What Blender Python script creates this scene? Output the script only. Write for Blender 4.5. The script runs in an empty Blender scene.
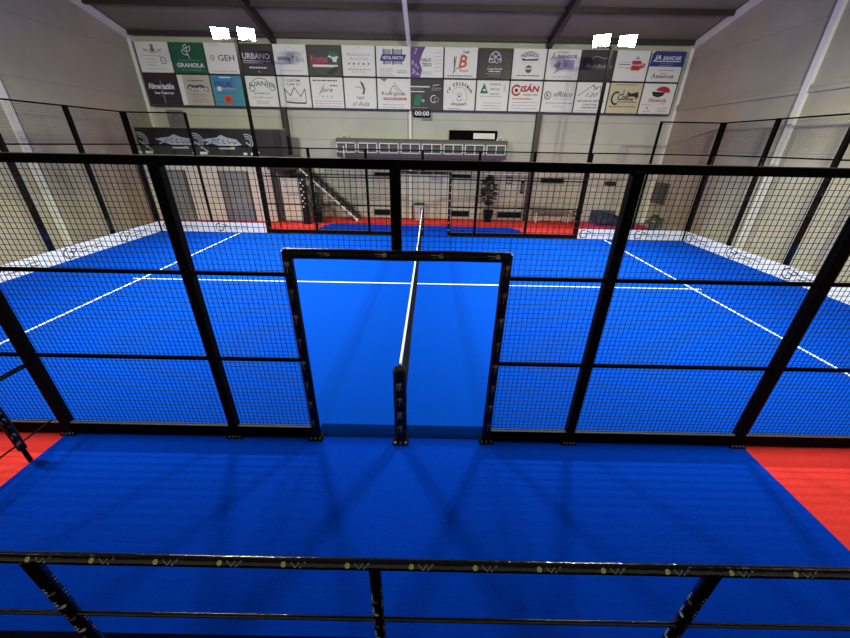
import bpy, math, random
from mathutils import Vector, Matrix
random.seed(7)
C = bpy.context.scene.collection
S = bpy.context.scene
PI = math.pi

# ------------------------------------------------------------------ materials
def lin(c):
    f = lambda v: v/12.92 if v <= .04045 else ((v+.055)/1.055)**2.4
    return (f(c[0]/255), f(c[1]/255), f(c[2]/255), 1)
_m = {}
def mat(name, rgb, rough=.6, metal=0, noise=0, nscale=20, bump=0, bscale=60, spec=.5, stretch=None):
    if name in _m: return _m[name]
    m = bpy.data.materials.new(name); m.use_nodes = True
    nt = m.node_tree; b = nt.nodes['Principled BSDF']
    b.inputs['Base Color'].default_value = lin(rgb)
    b.inputs['Roughness'].default_value = rough
    b.inputs['Metallic'].default_value = metal
    b.inputs['Specular IOR Level'].default_value = spec
    if noise or bump:
        tc = nt.nodes.new('ShaderNodeTexCoord')
        mp = nt.nodes.new('ShaderNodeMapping')
        if stretch: mp.inputs['Scale'].default_value = stretch
        nt.links.new(tc.outputs['Object'], mp.inputs['Vector'])
    if noise:
        n = nt.nodes.new('ShaderNodeTexNoise'); n.inputs['Scale'].default_value = nscale
        n.inputs['Detail'].default_value = 6
        nt.links.new(mp.outputs[0], n.inputs['Vector'])
        r = nt.nodes.new('ShaderNodeMapRange')
        r.inputs['From Min'].default_value = .3; r.inputs['From Max'].default_value = .7
        r.inputs['To Min'].default_value = 1-noise; r.inputs['To Max'].default_value = 1+noise
        nt.links.new(n.outputs['Fac'], r.inputs['Value'])
        h = nt.nodes.new('ShaderNodeHueSaturation'); h.inputs['Color'].default_value = lin(rgb)
        nt.links.new(r.outputs[0], h.inputs['Value'])
        nt.links.new(h.outputs[0], b.inputs['Base Color'])
    if bump:
        n2 = nt.nodes.new('ShaderNodeTexNoise'); n2.inputs['Scale'].default_value = bscale
        n2.inputs['Detail'].default_value = 4
        nt.links.new(mp.outputs[0], n2.inputs['Vector'])
        bp = nt.nodes.new('ShaderNodeBump'); bp.inputs['Strength'].default_value = bump
        bp.inputs['Distance'].default_value = .01
        nt.links.new(n2.outputs['Fac'], bp.inputs['Height'])
        nt.links.new(bp.outputs[0], b.inputs['Normal'])
    _m[name] = m
    return m
def emit(name, rgb, s):
    m = bpy.data.materials.new(name); m.use_nodes = True
    b = m.node_tree.nodes['Principled BSDF']
    b.inputs['Base Color'].default_value = lin(rgb)
    b.inputs['Emission Color'].default_value = lin(rgb)
    b.inputs['Emission Strength'].default_value = s
    _m[name] = m
    return m
def glass_mat():
    m = bpy.data.materials.new('clear_glass'); m.use_nodes = True
    nt = m.node_tree; nt.nodes.clear()
    o = nt.nodes.new('ShaderNodeOutputMaterial'); mx = nt.nodes.new('ShaderNodeMixShader')
    t = nt.nodes.new('ShaderNodeBsdfTransparent'); t.inputs[0].default_value = (.985, .99, .985, 1)
    g = nt.nodes.new('ShaderNodeBsdfGlossy'); g.inputs['Roughness'].default_value = .02
    lw = nt.nodes.new('ShaderNodeLayerWeight'); lw.inputs[0].default_value = .5
    pw = nt.nodes.new('ShaderNodeMath'); pw.operation = 'POWER'; pw.inputs[1].default_value = 5
    f = nt.nodes.new('ShaderNodeMath'); f.operation = 'MULTIPLY_ADD'; f.inputs[1].default_value = .35; f.inputs[2].default_value = .03
    nt.links.new(lw.outputs['Facing'], pw.inputs[0]); nt.links.new(pw.outputs[0], f.inputs[0])
    nt.links.new(f.outputs[0], mx.inputs[0]); nt.links.new(t.outputs[0], mx.inputs[1])
    nt.links.new(g.outputs[0], mx.inputs[2]); nt.links.new(mx.outputs[0], o.inputs[0])
    _m['glass'] = m
    return m

def wall_mat(name, rgb, joint, zs, dark):
    """precast panel wall: faint blotches, horizontal joints every zs metres, fine courses"""
    m = mat(name, rgb, .85, noise=.09, nscale=.9, bump=.25, bscale=30)
    nt = m.node_tree; b = nt.nodes['Principled BSDF']
    tc = nt.nodes.new('ShaderNodeTexCoord'); sp = nt.nodes.new('ShaderNodeSeparateXYZ')
    nt.links.new(tc.outputs['Object'], sp.inputs[0])
    def groove(period, width):
        a = nt.nodes.new('ShaderNodeMath'); a.operation = 'MODULO'; a.inputs[1].default_value = period
        ad = nt.nodes.new('ShaderNodeMath'); ad.operation = 'ADD'; ad.inputs[1].default_value = 20*period+joint
        nt.links.new(sp.outputs['Z'], ad.inputs[0]); nt.links.new(ad.outputs[0], a.inputs[0])
        l = nt.nodes.new('ShaderNodeMath'); l.operation = 'LESS_THAN'; l.inputs[1].default_value = width
        nt.links.new(a.outputs[0], l.inputs[0]); return l
    g = groove(zs, .025)
    mix = nt.nodes.new('ShaderNodeMix'); mix.data_type = 'RGBA'
    src = b.inputs['Base Color'].links[0].from_socket
    nt.links.new(g.outputs[0], mix.inputs[0]); nt.links.new(src, mix.inputs[6])
    mix.inputs[7].default_value = lin(dark)
    nt.links.new(mix.outputs[2], b.inputs['Base Color'])
    return m

BLACK = mat('black_powder_coat', (3, 3, 4), .8, spec=.08)
WIRE = mat('black_mesh_wire', (4, 4, 5), .7, spec=.2)
PAD = mat('black_padding_vinyl', (9, 9, 10), .45, bump=.4, bscale=45, spec=.2)
WRAP = mat('black_shrink_wrap', (10, 10, 11), .13, bump=.3, bscale=45, spec=.5)
STEEL = mat('zinc_steel', (175, 178, 180), .35, metal=.9)
WHITE = mat('white_paint', (225, 225, 222), .6)
GREYPRINT = mat('faded_grey_print', (145, 140, 132), .6)
BALLP = mat('dull_ball_print', (150, 146, 118), .6)
BROWNPRINT = mat('faded_brown_print', (98, 62, 48), .6)
YEL = mat('yellow_ball_print', (205, 200, 120), .6)
SILVER = mat('silver_print', (170, 185, 195), .6)
BLUE = mat('blue_turf', (0, 65, 180), .95, noise=.10, nscale=60, bump=.5, bscale=220, spec=.02, stretch=(1, .35, 1))
BLUE2 = mat('blue_carpet', (0, 56, 180), .95, noise=.10, nscale=42, bump=.5, bscale=180, spec=.02, stretch=(.3, 1, 1))
NAVY = mat('navy_strip', (0, 30, 90), .95, noise=.12, nscale=30, spec=.0)
RED = mat('red_carpet', (222, 58, 54), .95, noise=.08, nscale=40, bump=.4, bscale=180, spec=.1)
LINE = mat('white_turf_line', (222, 232, 240), .85)
VINYL = mat('white_vinyl', (222, 228, 234), .55)
BACKW = wall_mat('grey_panel_wall', (190, 193, 178), .0, .82, (158, 160, 148))
SIDEW = wall_mat('warm_grey_wall', (178, 171, 150), .1, 1.6, (162, 156, 138))
BOXW = mat('pale_painted_wall', (214, 210, 204), .85, noise=.04, nscale=3)
TRIM = mat('white_steel_trim', (238, 238, 226), .5)
MAROON = mat('maroon_steel', (52, 38, 34), .5, noise=.1, nscale=4)
ROOF = mat('roof_sheet', (128, 124, 104), .7, noise=.06, nscale=2)
DECK = mat('deck_in_shade', (4, 6, 22), .9, spec=.05)  # blue carpet deck; its shade is put into this near-black colour
GREY = mat('grey_metal', (122, 122, 120), .5, metal=.2)
DGREY = mat('dark_grey', (48, 48, 50), .6)
DOORG = mat('grey_blue_door', (128, 136, 142), .5)
glass_mat()

# ------------------------------------------------------------------ mesh builder
class MB:
    def __init__(s): s.v = []; s.f = []; s.mi = []; s.mats = []; s.sm = []
    def m(s, mt):
        if mt not in s.mats: s.mats.append(mt)
        return s.mats.index(mt)
    def add(s, vs, fs, mt, smooth=False):
        n = len(s.v); i = s.m(mt)
        s.v += [tuple(v) for v in vs]
        for f in fs: s.f.append([n+k for k in f]); s.mi.append(i); s.sm.append(smooth)
        return s
    def box(s, x0, x1, y0, y1, z0, z1, mt):
        x0, x1 = min(x0, x1), max(x0, x1); y0, y1 = min(y0, y1), max(y0, y1); z0, z1 = min(z0, z1), max(z0, z1)
        vs = [(x, y, z) for z in (z0, z1) for y in (y0, y1) for x in (x0, x1)]
        return s.add(vs, [(0, 2, 3, 1), (4, 5, 7, 6), (0, 1, 5, 4), (2, 6, 7, 3), (0, 4, 6, 2), (1, 3, 7, 5)], mt)
    def bbox(s, x0, x1, y0, y1, z0, z1, mt, b=.008):
        """box with chamfered vertical-ish edges (all 12 edges)"""
        import bmesh
        bm = bmesh.new(); bmesh.ops.create_cube(bm, size=1)
        for v in bm.verts:
            v.co = Vector(((x0+x1)/2+v.co.x*(x1-x0), (y0+y1)/2+v.co.y*(y1-y0), (z0+z1)/2+v.co.z*(z1-z0)))
        bmesh.ops.bevel(bm, geom=bm.edges[:], offset=b, segments=2, affect='EDGES', profile=.5)
        bm.verts.index_update()
        s.add([v.co[:] for v in bm.verts], [[v.index for v in f.verts] for f in bm.faces], mt); bm.free()
        return s
    def bar(s, p0, p1, w, h, mt, up=(0, 0, 1)):
        p0, p1 = Vector(p0), Vector(p1); d = (p1-p0).normalized(); up = Vector(up)
        if abs(d.dot(up)) > .98: up = Vector((0, 1, 0))
        a = d.cross(up).normalized()*w/2; b = a.normalized().cross(d)*h/2
        vs = [p+sa*a+sb*b for p in (p0, p1) for sa, sb in ((-1, -1), (1, -1), (1, 1), (-1, 1))]
        return s.add(vs, [(3, 2, 1, 0), (4, 5, 6, 7), (0, 1, 5, 4), (1, 2, 6, 5), (2, 3, 7, 6), (3, 0, 4, 7)], mt)
    def tube(s, pts, r, mt, n=14, cap=True):
        pts = [Vector(p) for p in pts]; rs = r if isinstance(r, (list, tuple)) else [r]*len(pts)
        vs = []; fs = []
        prev = None
        for i, p in enumerate(pts):
            d = (pts[min(i+1, len(pts)-1)]-pts[max(i-1, 0)]).normalized()
            if prev is None:
                a = d.cross(Vector((0, 0, 1)) if abs(d.z) < .9 else Vector((0, 1, 0))).normalized()
            else: a = (prev-d*prev.dot(d)).normalized()
            prev = a; b = d.cross(a)
            for k in range(n):
                t = 2*PI*k/n; vs.append(p+(a*math.cos(t)+b*math.sin(t))*rs[i])
        for i in range(len(pts)-1):
            for k in range(n):
                fs.append((i*n+k, i*n+(k+1) % n, (i+1)*n+(k+1) % n, (i+1)*n+k))
        s.add(vs, fs, mt, True)
        if cap:
            s.add(vs[:n], [list(range(n))[::-1]], mt); s.add(vs[-n:], [list(range(n))], mt)
        return s
    def poly(s, pts, mt): return s.add(pts, [list(range(len(pts)))], mt)
    def build(s, name, parent=None, **kw):
        me = bpy.data.meshes.new(name); me.from_pydata(s.v, [], s.f)
        for mt in s.mats: me.materials.append(mt)
        me.polygons.foreach_set('material_index', s.mi); me.polygons.foreach_set('use_smooth', s.sm)
        me.update()
        o = bpy.data.objects.new(name, me); C.objects.link(o)
        if parent:
            o.parent = parent
            wl = parent.matrix_world if False else None
            par = parent; off = Vector((0, 0, 0))
            while par: off += par.location; par = par.parent
            o.location = -off          # geometry is written in world coordinates
        for k, v in kw.items(): o[k] = v
        return o
def recentre(o, loc):
    """move a top-level mesh's origin to loc, keeping its geometry in place"""
    loc = Vector(loc); o.data.transform(Matrix.Translation(-(loc-o.location))); o.location = loc
def thing(name, label, cat, loc, group=None):
    o = bpy.data.objects.new(name, None); C.objects.link(o); o.location = loc; o.empty_display_size = .1
    o['label'] = label; o['category'] = cat
    if group: o['group'] = group
    return o
def tag(o, label, cat, group=None):
    o['label'] = label; o['category'] = cat
    if group: o['group'] = group
    return o
def struct(name, mb): return mb.build(name, kind='structure')

# ------------------------------------------------------------------ room shell
XL, XR, YB, YF = -11.62, 10.44, 13.5, -6.0
ZE, SL, YR = 6.88, .26, 4.0
def zr(y): return ZE+SL*(YB-y) if y >= YR else ZE+SL*(YB-YR)-SL*(YR-y)
ZR = zr(YR)
struct('floor', MB().box(XL-.2, XR+.2, YF-.2, YB+.2, -.3, -.012, RED))
def carpet(name, pts, z0, z1, m, **kw):
    n = len(pts); mb = MB()
    vs = [(x, y, z0) for x, y in pts]+[(x, y, z1) for x, y in pts]
    mb.add(vs, [list(range(n))[::-1], list(range(n, 2*n))]+[(i, (i+1) % n, n+(i+1) % n, n+i) for i in range(n)], m)
    return mb.build(name, **kw)
turf = carpet('court_turf', [(-10, .03), (10, .03), (10, 10), (-10, 10)], -.012, .001, BLUE, kind='structure')
W = .026
for nm, (x0, x1, y0, y1) in {'a': (-6.95-W, -6.95+W, .2, 10), 'b': (6.95-W, 6.95+W, .2, 10), 'c': (-7.15, 7.15, 5-W, 5+W)}.items():
    MB().box(x0, x1, y0, y1, .0005, .0025 if nm != 'c' else .003, LINE).build('court_line', turf)
carpet('carpet_front', [(-3.97, -6), (4.05, -6), (4.05, .0), (-3.97, .0)], -.012, 0, BLUE2, kind='structure')
carpet('carpet_back', [(-4.2, 10.05), (4.05, 10.05), (4.05, 11.3), (3.7, 11.75), (-3.9, 11.9), (-4.2, 11.5)], -.012, 0, BLUE2, kind='structure')
carpet('doorway_strip', [(-1.0, 0), (1.0, 0), (1.0, .2), (-1.0, .2)], -.012, .004, NAVY, kind='structure')  # strip across the doorway floor, darker blue than the turf
carpet('floor_left', [(XL, YF), (-10.005, YF), (-10.005, 11.2), (XL, 11.2)], -.012, 0, mat('beige_floor', (176, 164, 142), .8, noise=.08, nscale=2), kind='structure')
carpet('floor_right', [(10.005, YF), (XR, YF), (XR, YB), (10.005, YB)], -.012, 0, mat('beige_floor', 0), kind='structure')
struct('wall_back', MB().box(XL-.2, XR+.2, YB, YB+.2, -.012, ZE, BACKW))
struct('wall_front', MB().box(XL-.2, XR+.2, YF-.2, YF, -.012, zr(YF), BACKW))
def gable(name, x0, x1):
    p = [(YF, -.012), (YB, -.012), (YB, zr(YB)), (YR, ZR), (YF, zr(YF))]; n = 5
    vs = [(x0, y, z) for y, z in p]+[(x1, y, z) for y, z in p]
    struct(name, MB().add(vs, [list(range(n))[::-1], list(range(n, 2*n))]+[(i, (i+1) % n, n+(i+1) % n, n+i) for i in range(n)], SIDEW))
gable('wall_left', XL-.2, XL); gable('wall_right', XR, XR+.2)
def slab(y0, z0, y1, z1, t, mb, mt, xa=XL-.2, xb=XR+.2):
    vs = [(x, y, z) for x in (xa, xb) for y, z in ((y0, z0), (y1, z1), (y1, z1+t), (y0, z0+t))]
    mb.add(vs, [(0, 1, 2, 3), (7, 6, 5, 4), (0, 4, 5, 1), (1, 5, 6, 2), (2, 6, 7, 3), (3, 7, 4, 0)], mt)
rb = MB(); slab(YB+.2, zr(YB)-.05, YR, ZR, .12, rb, ROOF); slab(YR, ZR, YF-.2, zr(YF)-.05, .12, rb, ROOF)
struct('ceiling', rb)
# purlins, rafters and columns: the frame of the hall
k = 1
for y in (13.28, 11.6, 9.9, 8.2, 6.5, 4.8, 3.1, 1.4, -.3, -2.0, -3.7):
    struct('trim_%d' % k, MB().box(XL, XR, y-.06, y+.06, zr(y)-.15, zr(y)-.005, MAROON)); k += 1
for x in (-5.93, 4.8):
    mb = MB(); slab(YB-.02, zr(YB)-.32, YR, ZR-.32, .30, mb, MAROON, x-.08, x+.08); slab(YR, ZR-.32, YF, zr(YF)-.32, .30, mb, MAROON, x-.08, x+.08)
    mb.box(x-.11, x+.11, YB-.2, YB-.005, 0, zr(YB)-.3, MAROON); struct('trim_%d' % k, mb); k += 1
mb = MB(); slab(YB-.02, zr(YB)-.36, YR, ZR-.36, .14, mb, TRIM, -.72, -.58); struct('trim_%d' % k, mb); k += 1
for x0, x1 in ((XL, XL+.16), (XR-.12, XR)):
    mb = MB(); slab(YB, zr(YB)-.24, YR, ZR-.24, .2, mb, TRIM, x0, x1); slab(YR, ZR-.24, YF, zr(YF)-.24, .2, mb, TRIM, x0, x1)
    struct('trim_%d' % k, mb); k += 1
# white corner columns, side wall columns, right ledge
struct('trim_%d' % k, MB().box(XL, XL+.13, YB-.16, YB, 0, zr(YB)-.2, TRIM)); k += 1
struct('trim_%d' % k, MB().box(XR-.13, XR, YB-.16, YB, 0, zr(YB)-.2, TRIM)); k += 1
for x0, x1, y in ((XL, XL+.1, 7.9), (XR-.1, XR, 7.95), (XL, XL+.1, 1.8), (XR-.1, XR, 1.8)):
    struct('trim_%d' % k, MB().box(x0, x1, y-.085, y+.085, 0, zr(y)-.2, TRIM)); k += 1
struct('trim_%d' % k, MB().box(XR-.06, XR, YF, YB-.16, 4.6, 4.8, SIDEW)); k += 1

# ------------------------------------------------------------------ fences
def wires_xz(mb, x0, x1, z0, z1, y, pitch=.05, t=.0042):
    h = t/2
    n = round((x1-x0)/pitch)
    for i in range(n+1):
        x = x0+(x1-x0)*i/n
        mb.add([(x+a, y+b, z) for z in (z0, z1) for a, b in ((-h, -h), (h, -h), (h, h), (-h, h))], [(0, 1, 5, 4), (1, 2, 6, 5), (2, 3, 7, 6), (3, 0, 4, 7)], WIRE)
    n = round((z1-z0)/pitch)
    for i in range(n+1):
        z = z0+(z1-z0)*i/n
        mb.add([(x, y+b+t*.8, z+a) for x in (x0, x1) for a, b in ((-h, -h), (h, -h), (h, h), (-h, h))], [(0, 4, 5, 1), (1, 5, 6, 2), (2, 6, 7, 3), (3, 7, 4, 0)], WIRE)
def wires_yz(mb, y0, y1, z0, z1, x, pitch=.05, t=.0042):
    h = t/2
    n = round((y1-y0)/pitch)
    for i in range(n+1):
        y = y0+(y1-y0)*i/n
        mb.add([(x+a, y+b, z) for z in (z0, z1) for a, b in ((-h, -h), (h, -h), (h, h), (-h, h))], [(0, 1, 5, 4), (1, 2, 6, 5), (2, 3, 7, 6), (3, 0, 4, 7)], WIRE)
    n = round((z1-z0)/pitch)
    for i in range(n+1):
        z = z0+(z1-z0)*i/n
        mb.add([(x+b+t*.8, y, z+a) for y in (y0, y1) for a, b in ((-h, -h), (h, -h), (h, h), (-h, h))], [(0, 4, 5, 1), (1, 5, 6, 2), (2, 6, 7, 3), (3, 7, 4, 0)], WIRE)
def foot(x, y, sgn, post, wdt=.075):
    mb = MB()
    mb.box(x-.09, x+.09, y-.07, y+.07, 0, .012, BLACK)
    p = mb.build('base_plate', post)
    for dx in (-.06, -.02, .02, .06):
        MB().tube([(x+dx, y+sgn*.055, .012), (x+dx, y+sgn*.055, .03)], .011, STEEL, 6).build('bolt', p)
PW = .045
def fence(y, label, posts, extra_high=(), sgn=-1):
    t = thing('wire_fence', label, 'fence', (0, y, 0))
    for x in posts:
        z1 = 4.0 if x in extra_high else 3.0
        b = -.0 if abs(x) < .5 else 0
        z0 = 2.31 if abs(x) < .5 else 0
        po = MB().bbox(x-PW, x+PW, y-PW, y+PW, z0, z1, BLACK, .006).build('fence_post', t)
        if z0 == 0:
            foot(x, y, sgn, t)
    return t
def bay(t, x0, x1, y, kerb=True, rails=(1.09, 2.05), ztop=3.0):
    for z in rails:
        MB().box(x0, x1, y-.015, y+.015, z-.018, z+.018, BLACK).build('fence_rail', t)
    if kerb:
        mb = MB(); mb.box(x0, x1, y-.025, y+.025, .003, .10, BLACK); mb.box(x0, x1, y-.02, y+.02, .1, .155, BLACK)
        mb.box(x0, x1, y-.022, y+.018, .150, .158, mat('kerb_grey', (92, 92, 90), .8))
        mb.build('bottom_kerb', t)
    mb = MB(); wires_xz(mb, x0, x1, .12, ztop-.02, y+.022); mb.build('mesh_panel', t)

def frame_marks(mb, pts_fn, n, m1=GREYPRINT, m2=YEL): pass
def cyl_marks(mb, p0, p1, r, out, step, start=0, kind='pad', skip=0):
    """printed marks that follow the surface of a round pad; out = direction the print faces"""
    p0, p1 = Vector(p0), Vector(p1); d = (p1-p0); L = d.length; d.normalize()
    out = Vector(out); out = (out-d*out.dot(d)).normalized(); sd = d.cross(out)
    rr = r+.0012
    def P(s, w): # s along, w around (metres)
        a = w/rr; return p0+d*s+(out*math.cos(a)+sd*math.sin(a))*rr
    def disc(s, w, q, mt): mb.poly([P(s+q*math.cos(k*PI/5), w+q*math.sin(k*PI/5)) for k in range(10)], mt)
    def strip(s0, w0, s1, w1, h, mt):
        dx, dy = s1-s0, w1-w0; l = math.hypot(dx, dy); nx, ny = -dy/l*h/2, dx/l*h/2
        mb.poly([P(s0+nx, w0+ny), P(s0-nx, w0-ny), P(s1-nx, w1-ny), P(s1+nx, w1+ny)], mt)
    s = start; i = 0
    while s < L-.06:
        if kind == 'rail':
            disc(s, 0, .0075, YEL)
            strip(s+.02, -.006, s+.034, .008, .003, GREYPRINT); strip(s+.034, .008, s+.044, -.006, .003, GREYPRINT)
            strip(s+.046, .009, s+.062, -.007, .004, GREYPRINT)
        elif kind == 'zig':
            for j in range(3):
                strip(s+j*.016, -.02, s+j*.016+.026, .02, .0085, BROWNPRINT if i % 3 == 2 else (SILVER if j == 1 else GREYPRINT))
            disc(s+.055, .008, .0075, SILVER if i % 2 else BROWNPRINT)
        elif kind == 'dots':
            disc(s, 0, .022, WHITE)
        else:
            for j in range(5):
                strip(s-.05+j*.02, -.034+.004*(j % 2), s-.035+j*.02, .03-.006*(j % 3), .009, GREYPRINT)
            disc(s+.03, .004, .02, BALLP)
            strip(s-.06, .0, s+.04, .004, .005, GREYPRINT)
        s += step; i += 1

# ---- near side fence
near = fence(0, 'black wire mesh fence on the near side of the court, with the padded doorway', [-6, -3.93, -1.96, 0, 1.98, 3.97, 6])
MB().bbox(-6.04, 6.04, -.042, .042, 2.98, 3.055, BLACK, .006).build('top_rail', near)
for a, b in ((-5.96, -3.97), (-3.89, -2.0), (-1.92, -1.03), (1.03, 1.94), (2.02, 3.92), (4.0, 5.96)):
    bay(near, a, b, 0)
for a, b in ((-1.02, -.04), (.04, 1.02)):
    mb = MB(); wires_xz(mb, a, b, 2.28, 2.98, .022); mb.build('mesh_panel', near)
def doorframe(t, y, out, r=.05, z=2.252):
    for x in (-1.005, 1.005):
        s = 1 if x > 0 else -1
        mb = MB(); zz = [0.05]+[.05+i*.27 for i in range(1, 8)]+[z+.03]
        pts = []; rs = []
        for i in range(len(zz)):
            pts.append((x+s*0, y, zz[i])); rs.append(r*(1.02 if i % 2 else .98))
        mb.tube(pts, rs, PAD, 16)
        cyl_marks(mb, (x, y, .2), (x, y, z), r, out, .27, .05, 'pad' if y < 5 else 'dots')
        mb.build('door_post_padding', t)
        m2 = MB(); m2.box(x-.03, x+.03, y-.03, y+.03, 0, .06, BLACK); m2.box(x-.08, x+.08, y-.08, y+.05, 0, .01, BLACK); bp_ = m2.build('base_plate', t)
        for dx in (-.05, 0, .05): MB().tube([(x+dx, y-.06, .01), (x+dx, y-.06, .035)], .012, STEEL, 6).build('bolt', bp_)
    mb = MB(); mb.tube([(-1.03, y, z), (-.5, y, z+.005), (0, y, z-.003), (.5, y, z+.004), (1.03, y, z)], [r*.98, r, r*.97, r, r*.98], PAD, 16)
    cyl_marks(mb, (-.95, y, z), (.95, y, z), r, out, .51, .3)
    mb.build('door_head_padding', t)
doorframe(near, 0, (0, -1, .5))

# ---- far side fence
far = fence(10, 'black wire mesh fence on the far side of the court, before the back wall', [-5.88, -4.0, -2.0, 0, 2.0, 3.92, 5.88], sgn=1)
MB().box(-5.9, 5.9, 9.97, 10.03, 2.96, 3.0, BLACK).build('top_rail', far)
for a, b in ((-5.84, -4.04), (-3.96, -2.04), (-1.96, -1.03), (1.03, 1.96), (2.04, 3.88), (3.96, 5.84)):
    bay(far, a, b, 10)
for a, b in ((-1.02, -.04), (.04, 1.02)):
    mb = MB(); wires_xz(mb, a, b, 2.28, 2.96, 10.022); mb.build('mesh_panel', far)
doorframe(far, 10, (0, -1, .2))

# ------------------------------------------------------------------ lettering
def glyph_tris(text, bold=0, shear=0):
    cu = bpy.data.curves.new('t', 'FONT'); cu.body = text; cu.fill_mode = 'FRONT'; cu.resolution_u = 2
    cu.offset = bold; cu.shear = shear
    o = bpy.data.objects.new('t', cu); C.objects.link(o)
    dg = bpy.context.evaluated_depsgraph_get(); dg.update()
    me = bpy.data.meshes.new_from_object(o.evaluated_get(dg))
    vs = [v.co[:2] for v in me.vertices]; fs = [list(p.vertices) for p in me.polygons]
    bpy.data.objects.remove(o); bpy.data.curves.remove(cu); bpy.data.meshes.remove(me)
    return vs, fs
_g = {}
class Sheet:
    """flat prints on a rectangular sheet; u,v in 0..1 (v up), O origin corner, U,V edge vectors, N towards the viewer"""
    def __init__(s, mb, O, U, V, N):
        s.mb = mb; s.O = Vector(O); s.U = Vector(U); s.V = Vector(V); s.N = Vector(N); s.k = 1
        s.ar = s.U.length/s.V.length
    def P(s, u, v): return s.O+s.U*u+s.V*v+s.N*(.0006*s.k)
    def poly(s, pts, c): s.mb.poly([s.P(u, v) for u, v in pts], c); s.k += 1
    def rect(s, u0, v0, u1, v1, c): s.poly([(u0, v0), (u1, v0), (u1, v1), (u0, v1)], c)
    def line(s, pts, w, c):
        for (a, b), (d, e) in zip(pts, pts[1:]):
            dx, dy = (d-a)*s.ar, e-b; l = math.hypot(dx, dy) or 1; nx, ny = -dy/l*w/2/s.ar, dx/l*w/2
            s.mb.poly([s.P(a+nx, b+ny), s.P(a-nx, b-ny), s.P(d-nx, e-ny), s.P(d+nx, e+ny)], c)
        s.k += 1
    def disc(s, u, v, r, c, ry=None):
        ry = ry or r; s.poly([(u+r/s.ar*math.cos(t*PI/12), v+ry*math.sin(t*PI/12)) for t in range(24)], c)
    def ring(s, u, v, r, w, c, a0=0, a1=360, ry=None):
        ry = ry or r; n = 24
        s.line([(u+r/s.ar*math.cos(math.radians(a0+(a1-a0)*i/n)), v+ry*math.sin(math.radians(a0+(a1-a0)*i/n))) for i in range(n+1)], w, c)
    def text(s, t, u, v, w, h, c, bold=.02, shear=0, curve=0):
        """centred at u,v; w,h = full extent in u,v; curve bends it upwards in the middle"""
        key = (t, bold, shear)
        if key not in _g: _g[key] = glyph_tris(t, bold, shear)
        vs, fs = _g[key]
        x0 = min(p[0] for p in vs); x1 = max(p[0] for p in vs); y0 = min(p[1] for p in vs); y1 = max(p[1] for p in vs)
        out = []
        for x, y in vs:
            a = (x-x0)/(x1-x0)-.5; b = (y-y0)/(y1-y0)-.5
            out.append(s.P(u+a*w, v+b*h+curve*(1-4*a*a)))
        s.mb.add(out, fs, c); s.k += 1
    def small(s, u, v, w, c, rows=1, dv=.06, h=.022, seed=0):
        """rows of tiny illegible print"""
        rnd = random.Random(seed+int(u*97)+int(v*31))
        for r in range(rows):
            x = u-w/2
            while x < u+w/2-.02:
                l = min(rnd.uniform(.03, .09), u+w/2-x); s.rect(x, v-r*dv-h/2, x+l, v-r*dv+h/2, c); s.k -= 1; x += l+.018
        s.k += 1
INK = mat('ink_black', (34, 32, 36), .6); INKG = mat('ink_grey', (120, 118, 122), .6); INKL = mat('ink_light_grey', (165, 165, 172), .6)
INKW = mat('ink_white', (226, 226, 226), .6); INKR = mat('ink_red', (186, 36, 48), .6); INKB = mat('ink_blue', (46, 58, 128), .6)
INKP = mat('ink_purple', (98, 70, 128), .6); INKO = mat('ink_orange', (196, 92, 52), .6); INKGR = mat('ink_green', (34, 118, 80), .6)
INKT = mat('ink_teal', (92, 170, 176), .6); INKLB = mat('ink_light_blue', (60, 132, 176), .6); INKY = mat('ink_yellow', (214, 176, 60), .6)
INKPK = mat('ink_pink', (186, 92, 100), .6)
INKLP = mat('ink_lilac', (170, 150, 188), .6)
INKM = mat('ink_mid_grey', (84, 84, 86), .6)
PAPER = mat('banner_white', (230, 232, 222), .55, bump=.3, bscale=6)
PAPG = mat('banner_green', (28, 96, 62), .55, bump=.4, bscale=6)
PAPD = mat('banner_charcoal', (52, 50, 52), .5, bump=.5, bscale=6)
PAPK = mat('banner_black', (26, 26, 28), .45, bump=.6, bscale=6)
PAPV = mat('banner_plum', (50, 36, 48), .5, bump=.4, bscale=6)
PAPC = mat('banner_cream', (208, 200, 160), .55, bump=.4, bscale=6)
PAPS = mat('banner_sand', (190, 182, 166), .55, bump=.4, bscale=6)
PAPT = mat('banner_teal', (70, 148, 160), .55, bump=.4, bscale=6)

def b_t1(s):
    s.disc(.5, .86, .07, INKG); s.disc(.5, .74, .1, INKG, .06); s.line([(.3, .72), (.42, .66), (.58, .66), (.7, .72)], .03, INKL)
    for u in (.28, .72): s.line([(u-.05, .78), (u, .7), (u+.05, .78)], .025, INKG)
    s.small(.45, .55, .55, INKL, 1); s.small(.4, .44, .3, INKL, 3, .1); s.ring(.76, .4, .11, .03, INKG); s.small(.76, .4, .12, INKG); s.small(.5, .12, .6, INKL)
def b_granola(s):
    for a, b in (((.5, .94), (.42, .78)), ((.62, .88), (.5, .7)), ((.34, .76), (.5, .58))):
        m = ((a[0]+b[0])/2, (a[1]+b[1])/2); d = (b[0]-a[0], b[1]-a[1]); n = (-d[1]*.28, d[0]*.28)
        s.line([a, (m[0]+n[0], m[1]+n[1]), b, (m[0]-n[0], m[1]-n[1]), a], .022, INKW)
    s.line([(.5, .68), (.55, .46)], .02, INKW)
    s.small(.52, .42, .66, INKT, 1); s.text('GRANOLA', .52, .26, .84, .15, INKW, .03); s.small(.52, .1, .6, INKT, 1)
def b_geh(s):
    s.ring(.2, .52, .075, .03, INKPK); s.disc(.2, .52, .03, INKLP); s.text('GEH', .62, .52, .5, .2, INKM, .01); s.small(.5, .08, .8, INKL, 1); s.small(.3, .93, .3, INKL, 1)
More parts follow.
